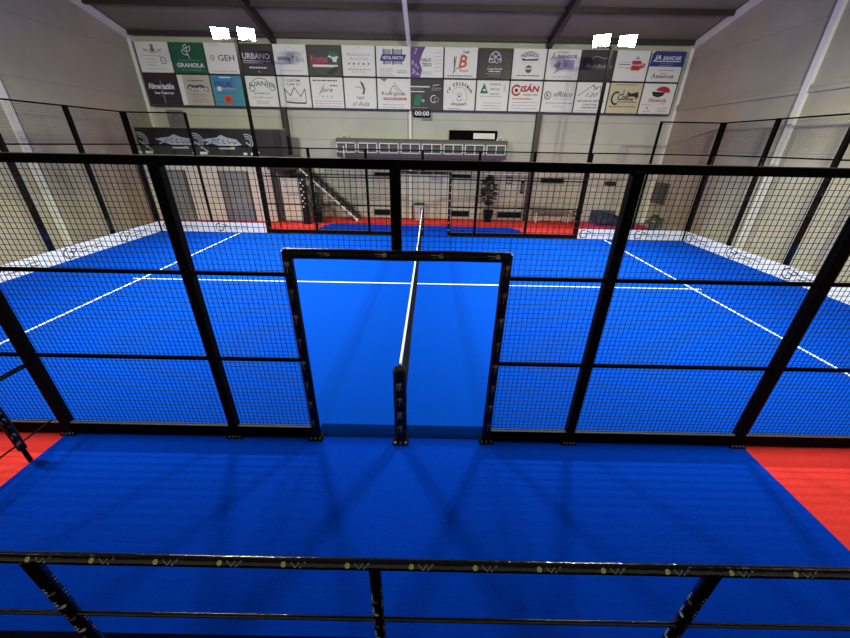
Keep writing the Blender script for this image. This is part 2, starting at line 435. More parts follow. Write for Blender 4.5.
def b_urbano(s):
    s.text('URBANO', .5, .6, .84, .2, INKW, .02); s.rect(.08, .43, .76, .455, INKW); s.rect(.08, .37, .7, .385, INKW); s.text('SYT', .85, .41, .14, .08, INKW)
    s.small(.52, .22, .55, INKW, 1, h=.045); s.line([(.5, .1), (.55, .06)], .02, INKW)
def b_globis(s):
    s.rect(.1, .48, .42, .6, INKL); s.text('global', .3, .52, .36, .12, INKLB, 0); s.disc(.58, .6, .045, INKY); s.text('y', .47, .46, .08, .2, INKGR, 0); s.text('bis', .8, .53, .24, .18, INKT, 0)
    s.ring(.5, .5, .4, .008, INKL, 20, 120); s.small(.5, .14, .7, INKL)
def b_frutas(s):
    s.text('Frutas', .34, .55, .52, .22, INKPK, .02); s.text('Reina', .3, .42, .42, .13, INKR, .01); s.rect(.12, .28, .9, .36, INKW)
    s.poly([(.6, .62), (.72, .58), (.76, .46), (.86, .44), (.9, .6), (.96, .6), (.84, .68), (.76, .64), (.66, .68)], INKW)
    s.poly([(.62, .7), (.7, .82), (.76, .72), (.84, .84), (.86, .72), (.96, .76), (.84, .62), (.72, .62)], INKGR); s.poly([(.5, .06), (.8, .3), (.92, .3), (.76, .06)], INK)
def b_script(s):
    s.line([(.4, .9), (.5, .97), (.6, .9)], .012, INKL); s.text('Restauracion', .5, .72, .72, .11, INKL, 0, .3); s.text('Asesores', .5, .58, .6, .09, INKL, 0, .3)
    for i in range(5): s.disc(.2+i*.15, .41, .036, INKM if i % 2 else INKG)
    s.small(.52, .22, .7, INKG, 1); s.small(.5, .14, .45, INKL, 1)
def b_metal(s):
    for u in (.26, .58): s.rect(u-.07, .42, u+.2, .9, INKL)
    for u in (.24, .5, .52, .78): s.rect(u-.012, .4, u+.012, .92, INKM)
    s.poly([(.1, .52), (.84, .52), (.92, .74), (.18, .74)], INKB); s.text('METAL MARTIN', .51, .63, .62, .11, INKW, .02); s.small(.3, .26, .4, INKL, 4, .07); s.small(.78, .2, .3, INKG, 2)
def b_halo(s):
    s.poly([(0, 0), (.3, 0), (.36, .25), (.28, .5), (.36, .78), (.46, 1), (0, 1)], INKP)
    for i in range(12): s.disc(.06+.19*random.random(), .06+.9*random.random(), .045, INKLP)
    s.text('HALO', .48, .58, .3, .12, INK, .01); s.text('TIDO', .5, .42, .3, .12, INK, .01)
    for i in range(6): s.line([(.72, .2+i*.12), (.95, .23+i*.12)], .012, INKLP)
    s.small(.5, .18, .3, INKLP, 2)
def b_burger(s):
    s.text('B', .56, .55, .26, .42, INKO, .02, .2); s.line([(.28, .14), (.36, .72)], .035, INKO); s.line([(.3, .2), (.4, .34), (.5, .3)], .03, INKO); s.line([(.31, .3), (.3, .7)], .05, INKM)
    s.line([(.58, .72), (.58, .92)], .025, INKGR); s.text('el', .68, .86, .12, .1, INK, .02); s.text('Burger', .62, .24, .3, .09, INKO, .02, .3); s.small(.5, .07, .8, INKM, 1, h=.035)
def b_tree(s):
    s.ring(.5, .66, .22, .022, INKW, -20, 200)
    for u, v, r in ((.4, .72, .08), (.5, .8, .09), (.6, .7, .08), (.36, .6, .07), (.64, .6, .06)): s.ring(u, v, r, .016, INKW)
    s.line([(.5, .78), (.48, .56), (.42, .52)], .025, INKW); s.line([(.48, .56), (.58, .5)], .02, INKW)
    s.small(.5, .42, .4, INKG, 1); s.text('Casa Rural', .5, .33, .44, .08, INKW, .01); s.small(.5, .24, .36, INKW, 1, h=.035); s.rect(.2, .15, .7, .165, INKL); s.small(.5, .08, .4, INKG)
def b_hornos(s):
    s.text('HISPANOS', .5, .77, .54, .12, INKM, .03, 0, .03); s.poly([(.24, .7), (.4, .66), (.78, .68), (.74, .62), (.3, .61)], INK); s.poly([(.28, .86), (.5, .92), (.74, .86), (.5, .88)], INKGR)
    s.rect(.3, .54, .7, .55, INKL); s.disc(.5, .34, .13, INKM); s.rect(.36, .33, .64, .37, INKW); s.small(.5, .4, .14, INKL); s.small(.5, .12, .7, INKM, 1, h=.035)
def b_panadera(s):
    s.line([(.12, .68), (.18, .9), (.24, .68)], .022, INKM); s.disc(.18, .74, .03, INKG); s.text('CAFETERIA', .44, .9, .34, .06, INKG); s.text('PARADOR', .6, .77, .6, .12, INKP, .03)
    s.poly([(.22, .2), (.34, .36), (.2, .46), (.34, .62), (.44, .56), (.36, .44), (.5, .34)], INKL); s.line([(.2, .46), (.4, .5), (.3, .3)], .03, INKG); s.rect(.5, .42, .84, .66, INKLP); s.small(.66, .36, .4, INKL, 2); s.small(.5, .1, .6, INKL)
def b_roos(s):
    s.line([(.3, .74), (.45, .8), (.62, .74), (.84, .72)], .022, INKL); s.line([(.22, .68), (.4, .72)], .016, INKG); s.text('ModoBarbera', .55, .48, .8, .13, INKL, .01, .4); s.line([(.14, .4), (.2, .56), (.28, .5)], .02, INKG); s.rect(.3, .38, .8, .395, INKG)
def b_redhouse(s):
    s.rect(.1, .62, .5, .635, INKL); s.rect(.1, .54, .45, .565, INKM); s.rect(.1, .44, .6, .455, INKL); s.poly([(.5, .68), (.78, .68), (.78, .6), (.92, .58), (.9, .46), (.78, .44), (.76, .36), (.5, .36)], INKR)
    s.text('AZULEJOS', .65, .53, .44, .08, INKW, .02); s.poly([(.56, .72), (.64, .84), (.72, .72)], INKL); s.small(.6, .42, .5, INKO, 1)
def b_jancar(s):
    s.poly([(0, .5), (1, .5), (1, 1), (.1, 1), (.02, .92)], INKB); s.text('JA', .2, .78, .2, .2, INKW, .03, .2); s.rect(.08, .66, .92, .69, INKW); s.text('SAHCAR', .63, .78, .56, .13, INKW, .03, .2)
    s.small(.5, .6, .4, INKLP, 2, .06); s.small(.55, .38, .5, INKG, 1); s.line([(.16, .1), (.2, .26), (.26, .1)], .03, INK); s.text('SAHCAR', .56, .17, .56, .1, INKM, .03); s.small(.5, .27, .2, INKG)
def b_alim(s):
    s.text('Alimentación', .47, .62, .82, .2, INKW, .035); s.text('los hierros', .52, .4, .6, .09, INKW, .03); s.rect(.46, .04, .5, .8, INKG)
def b_sand(s):
    s.rect(0, 0, .16, 1, INKW); s.small(.56, .82, .5, INKM, 1, h=.04); s.poly([(.24, .58), (.32, .7), (.5, .66), (.7, .7), (.92, .6), (.9, .46), (.7, .5), (.5, .46), (.3, .5)], INKM)
    s.text('Panadería', .58, .56, .6, .14, INKW, .02, .3); s.small(.58, .36, .5, INKG, 4, .08)
def b_blue(s):
    s.poly([(.06, .98), (.7, .98), (.76, .6), (.06, .6)], INKLB); s.text('FISCAL', .38, .72, .56, .18, INKB, .03); s.rect(.28, .92, .64, .96, INKW); s.rect(.16, .5, .28, .64, INKW); s.rect(.3, .56, .74, .6, INKLP)
    s.rect(.3, .06, .56, .34, INKO); s.disc(.43, .22, .08, INKR); s.rect(.04, .1, .3, .16, INKLB); s.rect(.56, .12, .9, .18, INKLB); s.rect(.08, .4, .74, .46, INKLB)
def b_juanjo(s):
    s.text('JUANJO', .52, .68, .82, .2, INKM, .01, 0, .06); s.ring(.5, .58, .42, .018, INKM, 35, 145, .36); s.ring(.22, .6, .1, .025, INKM); s.ring(.86, .64, .1, .025, INKM); s.text('AUTOMOCION', .5, .44, .5, .05, INKM); s.text('TALLERES JUANJO', .52, .3, .66, .05, INKG); s.small(.5, .17, .4, INKL, 2)
def b_crown(s):
    s.line([(.2, .18), (.18, .62), (.36, .38), (.5, .66), (.68, .36), (.84, .62), (.84, .16)], .026, INK); s.line([(.2, .17), (.5, .14), (.84, .14)], .05, INK); s.text('CUSTOM', .5, .88, .4, .08, INKM); s.text('LAB 57', .5, .76, .4, .07, INKG); s.small(.5, .28, .4, INKLP, 2, .06, .012)
def b_jara(s):
    s.small(.45, .9, .76, INK, 1, h=.04); s.text('Jara', .46, .58, .42, .18, INK, 0, .5); s.line([(.22, .42), (.42, .8)], .014, INK); s.small(.72, .74, .26, INKM, 1, h=.045); s.text('S  I  L', .5, .38, .36, .06, INKG); s.small(.5, .22, .85, INKLP, 3, .08)
def b_elkala(s):
    s.poly([(.5, .92), (.6, .84), (.66, .64), (.62, .46), (.56, .48), (.6, .64), (.54, .78)], INKM); s.line([(.36, .7), (.46, .72), (.58, .64)], .02, INKG); s.ring(.5, .42, .14, .02, INKL, 180, 360, .08); s.small(.5, .38, .24, INKG, 2, .06); s.text('el Aula', .5, .16, .52, .15, INKM, .0, .3)
def b_rodri(s):
    s.line([(.34, .5), (.5, .78), (.72, .5)], .02, INKM); s.line([(.52, .88), (.6, .76), (.84, .48)], .02, INKM); s.text('Rodríguez', .5, .5, .78, .16, INK, .0, .3); s.rect(.18, .3, .92, .38, INKR); s.small(.55, .34, .66, INKW, 1, h=.03); s.small(.5, .14, .7, INKL, 2, .08)
    s.poly([(.1, 1), (.22, .9), (.32, .99)], INKG)
def b_leaf(s):
    s.poly([(.02, .98), (.6, .98), (.7, .78), (1, .66), (1, 0), (.56, 0), (.5, .3), (.3, .74), (.02, .78)], PAPD); s.poly([(.1, .12), (.16, .5), (.4, .5), (.3, .14)], INKGR); s.rect(0, .74, .6, .78, INKW); s.rect(0, .58, .44, .61, INKW); s.rect(.04, .64, .4, .72, INKM)
    s.ring(.74, .36, .12, .03, INKW, 60, 300); s.ring(.82, .34, .08, .025, INKL); s.line([(.7, .8), (.9, .84)], .02, INKW); s.small(.82, .72, .3, INKL, 2); s.small(.3, .06, .5, INKL, 1); s.disc(.4, .3, .06, INKL)
def b_est(s):
    n = 'La Estación'
    for i, ch in enumerate(n):
        if ch == ' ': continue
        a = math.radians(155-130*i/(len(n)-1)); s.text(ch, .5+.4*math.cos(a), .44+.44*math.sin(a), .06, .11, INK, .02)
    s.ring(.5, .46, .3, .012, INKG, 200, 520, .32); s.ring(.5, .52, .07, .018, INKG); s.disc(.5, .46, .05, INKM, .025); s.ring(.5, .4, .09, .018, INKM, 180, 360); s.text('RESTAURANTE', .5, .2, .5, .07, INKM); s.small(.35, .05, .4, INKG)
def b_atri(s):
    s.poly([(.1, .58), (.22, .92), (.36, .58)], INKGR); s.rect(.2, .66, .28, .72, INKW); s.text('FARMACIA', .58, .88, .36, .06, INKG); s.text('ARCAS', .56, .72, .3, .07, INKG); s.text('MÉDICA', .58, .57, .3, .06, INKG); s.text('SL', .88, .76, .1, .2, INKL, 0); s.small(.45, .48, .7, INKL, 1); s.small(.52, .26, .6, INKL, 3, .09)
def b_disan(s):
    s.ring(.2, .7, .16, .07, INKR, 40, 330); s.disc(.2, .7, .06, INK); s.text('iSÁN', .62, .78, .6, .26, INKR, .045, .1); s.text('DISAN 2000', .66, .56, .46, .07, INKM, .01); s.small(.4, .42, .6, INKO, 1, h=.04)
    for v in (.3, .2, .1): s.small(.5, v, .8, INKLP, 1)
def b_risco(s):
    s.ring(.16, .55, .12, .03, INK); s.text('R', .16, .55, .08, .12, INK, .02); s.text('elRisco', .64, .6, .58, .17, INKM, .01, .3); s.text('C A T E R I N G', .62, .44, .5, .05, INKL); s.small(.55, .3, .85, INKG, 1); s.small(.55, .18, .4, INKL, 1)
def b_house(s):
    s.line([(.06, .55), (.5, .92), (.64, .78), (.64, .86), (.74, .86), (.74, .7), (.9, .54)], .022, INKM); s.line([(.5, .92), (.56, .76), (.66, .86)], .02, INKM); s.text('120', .5, .6, .38, .13, INKM, 0, .4)
    s.text('GESTORIA DE SERVICIOS', .5, .39, .86, .07, INKB, .02); s.text('CONSULTORIA', .5, .27, .46, .06, INKB, .02); s.text('INMOBILIARIA', .5, .17, .5, .06, INKB, .02); s.small(.5, .06, .8, INKL)
def b_cream(s):
    s.ring(.24, .5, .16, .07, INK, 60, 300, .2); s.text('Colina', .54, .54, .5, .22, INK, .03, .2); s.poly([(.56, .74), (.68, .66), (.9, .72), (.94, .56), (.86, .46), (.84, .56), (.7, .5), (.6, .6)], INK); s.rect(.64, .5, .8, .56, PAPC); s.line([(.44, .8), (.46, .6)], .03, INK); s.small(.6, .38, .6, INKM, 1, h=.035); s.small(.5, .22, .86, INKM, 1, h=.03); s.small(.5, .94, .7, INKM, 1, h=.02)
def b_novoaa(s):
    s.poly([(.4, .78)]+[(.62+.22*math.cos(math.radians(a)), .76+.15*math.sin(math.radians(a))) for a in range(160, -30, -15)]+[(.84, .7)], INKR)
    s.poly([(.28, .74), (.72, .72), (.64, .6), (.5, .55), (.34, .6)], INK); s.text('Novocia', .52, .46, .56, .14, INKR, .02, .2); s.small(.72, .34, .12, INKO); s.small(.2, .3, .3, INKPK, 1); s.line([(.22, .12), (.24, .24), (.3, .12)], .02, INKR); s.small(.25, .07, .2, INKPK); s.small(.75, .2, .3, INKL, 3, .06)
top = [(PAPER, b_t1, 'white banner with a grey crest drawing, top left corner of the banner wall'),
 (PAPG, b_granola, 'green banner with white leaf sprig above white capital letters'),
 (PAPER, b_geh, 'white banner with a pink ring and three grey capitals under the left floodlight'),
 (PAPD, b_urbano, 'charcoal grey banner with white capitals right of the left floodlight'),
 (PAPER, b_globis, 'white banner with pale teal and blue lettering and a small yellow dot'),
 (PAPD, b_frutas, 'dark banner with red lettering, white bar and a green leafed white figure'),
 (PAPER, b_script, 'white banner with faint grey script above a row of five dots'),
 (PAPER, b_metal, 'white banner with slanted blue band across grey bars'),
 (PAPER, b_halo, 'white banner with a purple dotted strip down its left side'),
 (PAPER, b_burger, 'white banner with large orange letter and small green stalk'),
 (PAPK, b_tree, 'black crumpled banner with a white outlined tree emblem'),
 (PAPER, b_hornos, 'white banner with dark arched lettering above a dark round seal'),
 (PAPER, b_panadera, 'white banner with purple capitals and a grey zigzag emblem'),
 (PAPD, b_roos, 'charcoal banner with pale slanted script under the right floodlight'),
 (PAPER, b_redhouse, 'white banner with a red block of lettering at its middle'),
 (PAPER, b_jancar, 'banner with navy blue upper half and white lower half, top right corner')]
bot = [(PAPV, b_alim, 'dark plum banner with bold white lettering, bottom left corner of the banner wall'),
 (PAPS, b_sand, 'sand coloured banner with white left edge and dark blotched lettering'),
 (PAPT, b_blue, 'teal and blue banner with an orange square near its bottom'),
 (PAPER, b_juanjo, 'white banner with grey arched capitals between two rings'),
 (PAPER, b_crown, 'white banner with a black outlined crown'),
 (PAPER, b_jara, 'white banner with thin slanted black signature, right of the crown banner'),
 (PAPER, b_elkala, 'white banner with a grey curved figure above grey script'),
 (PAPER, b_rodri, 'white banner with black script, roof peaks and a red bar below'),
 (PAPD, b_leaf, 'dark patterned banner with green patch and white stripes, next to the white downpipe'),
 (PAPER, b_est, 'white banner with black letters arched over a round face emblem'),
 (PAPER, b_atri, 'white banner with a green triangle at its upper left'),
 (PAPER, b_disan, 'white banner with big bold red letters and a red ring'),
 (PAPER, b_risco, 'white banner with a circled black letter and grey italic lettering'),
 (PAPER, b_house, 'white banner with an outlined house roof over blue text lines'),
 (PAPC, b_cream, 'cream yellow banner with heavy black lettering'),
 (PAPER, b_novoaa, 'white banner with a red dome over black bowl, bottom right corner')]
BX0, BX1 = -11.36, 10.12
bw = (BX1-BX0)/16
# thin wall cable frame that carries the banners
for row, (z0, z1) in ((top, (5.585, 6.58)), (bot, (4.47, 5.52))):
    for i, (bg, fn, lab) in enumerate(row):
        x0 = BX0+i*bw+.03; x1 = BX0+(i+1)*bw-.03
        if row is top and i == 1: pass
        y = 13.26
        mb = MB(); mb.box(x0, x1, y, y+.016, z0, z1, bg)
        fn(Sheet(mb, (x0, y, z0), (x1-x0, 0, 0), (0, 0, z1-z0), (0, -1, 0)))
        o = mb.build('advertising_banner'); recentre(o, ((x0+x1)/2, y, z0)); tag(o, lab, 'banner', 'advertising banners on the back wall')
t = thing('banner_frame', 'dark steel frame holding the two rows of advertising banners', 'frame', (0, 13.3, 4.5))
for z in (4.43, 5.553):
    MB().box(BX0-.02, BX1+.02, 13.275, 13.315, z-.02, z+.02, DGREY).build('frame_rail', t)
for i in range(17): MB().box(BX0+i*bw-.022, BX0+i*bw+.022, 13.275, 13.3, 4.45, 6.58, DGREY if i != 8 else TRIM).build('frame_upright', t)
for x in (-9, -3, 3, 9):
    MB().box(x-.02, x+.02, 13.3, 13.5, 5.53, 5.58, DGREY).build('wall_bracket', t)

# ------------------------------------------------------------------ glass ends and corners
def corner_mark(s, u, sc=1):
    """open ring with an arrow tip and two lines of fine print"""
    s.ring(u, .5, .38, .09, INK, 75, 330); s.line([(u+.33/s.ar, .31), (u+.33/s.ar, .56), (u+.02/s.ar, .56)], .09, INK); s.line([(u+.3/s.ar, .78), (u+.75/s.ar, .7), (u+.4/s.ar, .45)], .08, INK)
    s.small(u+1.9/s.ar, .6, 2.2/s.ar, INKG, 2, .24, .07)
def band(t, O, U, marks, N):
    mb = MB(); O = Vector(O); U = Vector(U); N = Vector(N)
    a = O; b = O+U; th = N*.004
    vs = [a, b, b+Vector((0, 0, .37)), a+Vector((0, 0, .37))]; vs += [v+th for v in vs]
    mb.add(vs, [(0, 1, 2, 3), (7, 6, 5, 4), (0, 4, 5, 1), (1, 5, 6, 2), (2, 6, 7, 3), (3, 7, 4, 0)], VINYL)
    s = Sheet(mb, O+th, U, (0, 0, .37), N)
    for u in marks: s.k = 2; corner_mark(s, u)
    return mb.build('printed_band', t)
def end_wall(x, sx, label, marks):
    t = thing('glass_wall', label, 'glass wall', (x, 5, 0))
    xo = x+sx*.05
    for y in (0, 2, 4, 6, 8, 10):
        w = .07 if y in (0, 10) else .05
        po = MB().bbox(xo-w, xo+w, y-w, y+w, 0, 4, BLACK, .006).build('frame_post', t)
    for z in (3.0, 3.98):
        MB().box(xo-.018, xo+.018, 0, 10, z-.018, z+.018, BLACK).build('frame_rail', t)
    for y in (0, 2, 4, 6, 8):
        MB().box(x-.005, x+.005, y+.01, y+1.99, .01, 2.98, _m['glass']).build('glass_pane', t)
        mb = MB(); wires_yz(mb, y+.04, y+1.96, 3.02, 3.96, xo, t=.003); mb.build('mesh_panel', t)
    band(t, (x-sx*.006, .02 if sx < 0 else 9.98, .002), (0, 9.96 if sx < 0 else -9.96, 0), marks, (-sx, 0, 0))
end_wall(-10, -1, 'glass end wall on the left side of the court with printed white band', [.04, .24, .44, .635, .83])
end_wall(10, 1, 'glass end wall on the right side of the court with printed white band', [.03, .225, .42, .62, .82])
def ret(x0, x1, label, marks, xh):
    t = thing('corner_glass_wall', label, 'glass wall', ((x0+x1)/2, 10, 0))
    for xa in (min(x0, x1), (x0+x1)/2):
        MB().box(xa+.03, xa+1.95, 9.995, 10.005, .01, 2.98, _m['glass']).build('glass_pane', t)
    MB().bbox(xh-.035, xh+.035, 10.015, 10.085, 0, 4, BLACK, .006).build('frame_post', t)
    MB().box(min(x0, x1), max(x0, x1), 10.03, 10.07, 2.97, 3.01, BLACK).build('frame_rail', t)
    a, b = sorted((xh, x0 if abs(x0) > 9 else x1))
    MB().box(a, b, 10.03, 10.07, 3.96, 4.0, BLACK).build('frame_rail', t)
    mb = MB(); wires_xz(mb, a+.04, b-.06, 3.03, 3.96, 10.05, t=.0035); mb.build('mesh_panel', t)
    band(t, (min(x0, x1), 9.994, .002), (max(x0, x1)-min(x0, x1), 0, 0), marks, (0, -1, 0))
ret(-9.96, -5.96, 'glass corner panels at the far left of the court, in front of the grey doors', [.06, .56], -8)
ret(5.96, 9.96, 'glass corner panels at the far right of the court', [.05, .57], 8)

# ------------------------------------------------------------------ net
t = thing('court_net', 'black court net with white top tape running across the middle of the court', 'net', (0, 5, 0))
mb = MB()
def ztape(y): return .90+.10*((y-5)/5)**2
h = .0016; n = 220
ys = [.08+9.84*i/n for i in range(n+1)]
for y in ys:
    x = .006*math.sin(y*1.7); z1 = ztape(y)
    mb.add([(x+a, y+b, z) for z in (.01, z1) for a, b in ((-h, -h), (h, -h), (h, h), (-h, h))], [(0, 1, 5, 4), (1, 2, 6, 5), (2, 3, 7, 6), (3, 0, 4, 7)], WIRE)
for kz in range(20):
    for i in range(0, n, 4):
        ya, yb = ys[i], ys[i+4]; za = .02+kz*.045; 
        mb.bar((.006*math.sin(ya*1.7), ya, za*ztape(ya)/.92), (.006*math.sin(yb*1.7), yb, za*ztape(yb)/.92), 2*h, 2*h, WIRE)
mb.build('net_mesh', t)
mb = MB()
pts = [(.0, .06+9.88*i/30) for i in range(31)]
for i in range(30):
    mb.bar((0, pts[i][1], ztape(pts[i][1])), (0, pts[i+1][1], ztape(pts[i+1][1])), .022, .06, mat('white_tape', (232, 234, 232), .6))
mb.build('top_tape', t)
def net_post(y, label, sg):
    t = thing('net_post', label, 'net post', (0, y, 0), 'net posts')
    mb = MB(); mb.tube([(0, y, .06), (0, y, .2), (0, y, .45), (0, y, .62), (0, y, .85), (0, y, 1.0), (0, y, 1.02)], [.068, .073, .07, .074, .071, .072, .066], PAD, 20)
    cyl_marks(mb, (0, y, .12), (0, y, .98), .074, (0, -1, .1), .2, .12)
    mb.build('post_padding', t)
    MB().tube([(0, y, 1.018), (0, y, 1.03)], .05, BLACK, 16).build('post_cap', t)
    m = MB(); m.box(-.04, .04, y-.04, y+.04, 0, .08, BLACK); m.box(-.09, .09, y-.09, y+.09, 0, .012, BLACK); bp_ = m.build('base_plate', t)
    for dx in (-.06, 0, .06): MB().tube([(dx, y+sg*.075, .012), (dx, y+sg*.075, .04)], .014, STEEL, 6).build('bolt', bp_)
net_post(-.03, 'near net post in a black printed pad, standing in the doorway', -1)
net_post(10.03, 'far net post in a black printed pad, by the far fence', 1)

# ------------------------------------------------------------------ floodlights
LENS = emit('floodlight_lens', (255, 252, 240), 60)
def flood(x, y, tgt, label):
    t = thing('floodlight_mast', label, 'floodlight', (x, y, 0), 'court floodlights')
    MB().bar((x, y, 0), (x, y, 6.0), .09, .09, BLACK).build('mast', t)
    MB().box(x-.5, x+.5, y-.03, y+.03, 5.98, 6.04, BLACK).build('crossarm', t)
    sg = 1 if tgt[1] > y else -1
    for dx in (-.4, .4):
        c = Vector((x+dx, y+sg*.10, 6.14)); d = (Vector((tgt[0]+dx, tgt[1], tgt[2]))-c).normalized()
        a = d.cross(Vector((0, 0, 1))).normalized(); b = a.cross(d)
        hw, hh = .26, .19
        def P(u, v, w): return c+a*u*hw+b*v*hh+d*w
        vs = [P(u, v, .0) for u, v in ((-1, -1), (1, -1), (1, 1), (-1, 1))]+[P(u*.7, v*.7, -.09) for u, v in ((-1, -1), (1, -1), (1, 1), (-1, 1))]
        mb = MB(); mb.add(vs, [(0, 1, 5, 4), (1, 2, 6, 5), (2, 3, 7, 6), (3, 0, 4, 7), (4, 5, 6, 7), (0, 3, 2, 1)], BLACK)
        for q in (-.8, -.4, 0, .4, .8): mb.bar(P(q*.7, -.6, -.1), P(q*.7, .6, -.1), .01, .03, BLACK, up=d)
        mb.bar(c-d*.05, (x+dx, y, 6.03), .03, .03, BLACK)
        lh = mb.build('lamp_head', t)
        MB().poly([P(u*.9, v*.9, .004) for u, v in ((-1, -1), (1, -1), (1, 1), (-1, 1))], LENS).build('lens', lh)
        li = bpy.data.lights.new('floodlight_beam', 'AREA'); li.shape = 'RECTANGLE'; li.size = hw*1.8; li.size_y = hh*1.8
        li.energy = FP if y > 5 else NP_; li.color = (1, .965, .80); li.spread = math.radians(140 if y > 5 else 130)
        lo = bpy.data.objects.new('floodlight_beam', li); C.objects.link(lo)
        lo.location = c+d*.012; lo.rotation_euler = d.to_track_quat('-Z', 'Y').to_euler()
FP, NP_ = 450, 315
flood(-5.88, 10.17, (-3.5, 4.2, 0), 'floodlight mast with two glaring lamp heads, far left of the court')
flood(5.88, 10.17, (3.5, 4.2, 0), 'floodlight mast with two glaring lamp heads, far right of the court')
flood(-5.94, -.12, (-4.5, 6.5, 0), 'floodlight mast beside the near fence, left of the viewing deck')
flood(5.94, -.12, (4.5, 6.5, 0), 'floodlight mast beside the near fence, right of the viewing deck')

# ------------------------------------------------------------------ wall pipe and devices
t = thing('downpipe', 'white vertical downpipe on the middle of the back wall', 'pipe', (-.62, 13.4, 0))
MB().tube([(-.62, 13.4, 0), (-.62, 13.4, 2.55)], .07, TRIM, 12).build('lower_pipe', t); MB().tube([(-.62, 13.4, 3.37), (-.62, 13.4, 6.6)], .07, TRIM, 12).build('upper_pipe', t)
for z in (.6, 2.3, 4.2):
    mb = MB(); mb.tube([(-.62, 13.4, z), (-.62, 13.4, z+.05)], .085, TRIM, 12); mb.build('bracket', t)

t = thing('wall_clock_display', 'small black display with white digits under the banners by the downpipe', 'display', (-.1, 13.4, 4.15))
MB().box(-.48, .24, 13.3, 13.38, 4.2, 4.46, BLACK).build('display_case', t)
mb = MB(); mb.box(-.1, .3, 13.42, 13.47, 4.08, 4.2, GREY); mb.box(-.1, .0, 13.36, 13.5, 4.15, 4.22, GREY); mb.build('wall_bracket', t)
mb = MB(); s = Sheet(mb, (-.48, 13.299, 4.2), (.72, 0, 0), (0, 0, .26), (0, -1, 0))
s.text('00:00', .5, .5, .84, .66, INKW, .03); mb.build('digits', t)

# long ventilation duct with grilles
t = thing('ventilation_duct', 'long grey wall duct with a row of white framed double grilles', 'duct', (-.1, 13, 2.6))
mb = MB(); x0, x1 = -3.75, 3.52
pr = [(12.95, 2.78), (12.95, 3.24), (13.1, 3.36), (13.5, 3.36), (13.5, 2.62), (13.12, 2.62)]
vs = [(x0, y, z) for y, z in pr]+[(x1, y, z) for y, z in pr]
mb.add(vs, [(5, 4, 3, 2, 1, 0), (6, 7, 8, 9, 10, 11)]+[(i, i+6, (i+1) % 6+6, (i+1) % 6)[::-1] for i in range(6)], mat('duct_grey', (104, 106, 100), .6)); mb.build('duct_body', t)
mb = MB(); mb.box(x0+.35, x1-.4, 13.14, 13.3, 2.57, 2.62, DGREY); mb.build('under_tray', t)
gw = (x1-x0)/8
for i in range(8):
    a = x0+i*gw+.02; b = a+gw-.09
    mb = MB(); y = 12.93; z0, z1 = 2.80, 3.19
    mb.box(a, b, y, y+.02, z1-.035, z1, WHITE); mb.box(a, b, y, y+.02, z0, z0+.035, WHITE)
    for xx in (a, b-.035, (a+b)/2-.015): mb.box(xx, xx+.035, y, y+.019, z0, z1, WHITE)
    fr = mb.build('grille_frame', t)
    mb = MB(); mb.box(a+.03, b-.03, y+.012, y+.02, z0+.03, z1-.03, DGREY)
    for q in range(5): mb.box(a+.03, b-.03, y+.006, y+.014, z0+.06+q*.05, z0+.072+q*.05, GREY)
    mb.build('grille', fr)
for x in (x0+.32, x1-.3):
    mb = MB(); mb.tube([(x+.14*math.cos(a*PI/8), 13.2, 3.36+.14*math.sin(a*PI/8)) for a in range(9)], .025, WHITE, 8); mb.build('lifting_eye', t)
MB().box(x0+.3, x0+.34, 12.9, 12.93, 2.6, 3.05, WHITE).build('drain_pipe', t)

# wall openings
def vent(x0, x1, z0, z1, label, fr=WHITE):
    t = thing('wall_vent', label, 'wall vent', ((x0+x1)/2, 13.47, z0), 'black slot vents on the back wall')
    mb = MB()
    for a, b, c, d in ((x0-.04, x1+.04, z1, z1+.03), (x0-.04, x1+.04, z0-.03, z0), (x0-.04, x0, z0, z1), (x1, x1+.04, z0, z1)): mb.box(a, b, 13.455, 13.5, c, d, GREY)
    mb.build('frame', t)
    mb = MB(); mb.box(x0, x1, 13.48, 13.5, z0, z1, BLACK)
    for q in range(4): mb.box(x0, x1, 13.465, 13.48, z0+(z1-z0)*(q+.3)/4, z0+(z1-z0)*(q+.5)/4, BLACK)
    mb.build('louvre', t)
vent(-2.25, -1.55, 1.84, 2.0, 'upper black slot vent on the back wall, first from the left')
vent(1.25, 2.1, 1.83, 1.98, 'upper black slot vent on the back wall, right of the downpipe')
vent(5.32, 6.32, 1.69, 1.88, 'upper black slot vent on the back wall, right of the brown column')
vent(-2.33, -1.6, .12, .36, 'low black slot vent near the floor, left of the downpipe')
vent(1.3, 2.12, .12, .36, 'low black slot vent near the floor, right of the downpipe')
vent(3.5, 4.6, .1, .35, 'low black slot vent near the floor, beside the potted plant')
w = MB(); w.box(1.05, 3.12, 13.42, 13.5, 3.36, 3.42, BLACK); w.box(1.05, 3.12, 13.42, 13.5, 3.68, 3.74, BLACK); w.box(1.05, 1.1, 13.42, 13.5, 3.42, 3.68, BLACK); w.box(3.07, 3.12, 13.42, 13.5, 3.42, 3.68, BLACK)
w.box(1.1, 3.07, 13.47, 13.49, 3.42, 3.68, BLACK); wn = struct('window_1', w)
MB().box(2.1, 3.02, 13.44, 13.46, 3.38, 3.64, mat('sash_white', (225, 225, 225), .5)).build('window_sash', wn)
# service conduits along the back wall
t = thing('wall_conduit', 'pair of thin grey pipes running along the back wall at head height', 'pipe', (0, 13.45, 1.95))
for z in (1.98, 2.08):
    MB().tube([(-4.5, 13.46, z+.05), (4.6, 13.46, z-.02)], .02, GREY, 8).build('pipe', t)

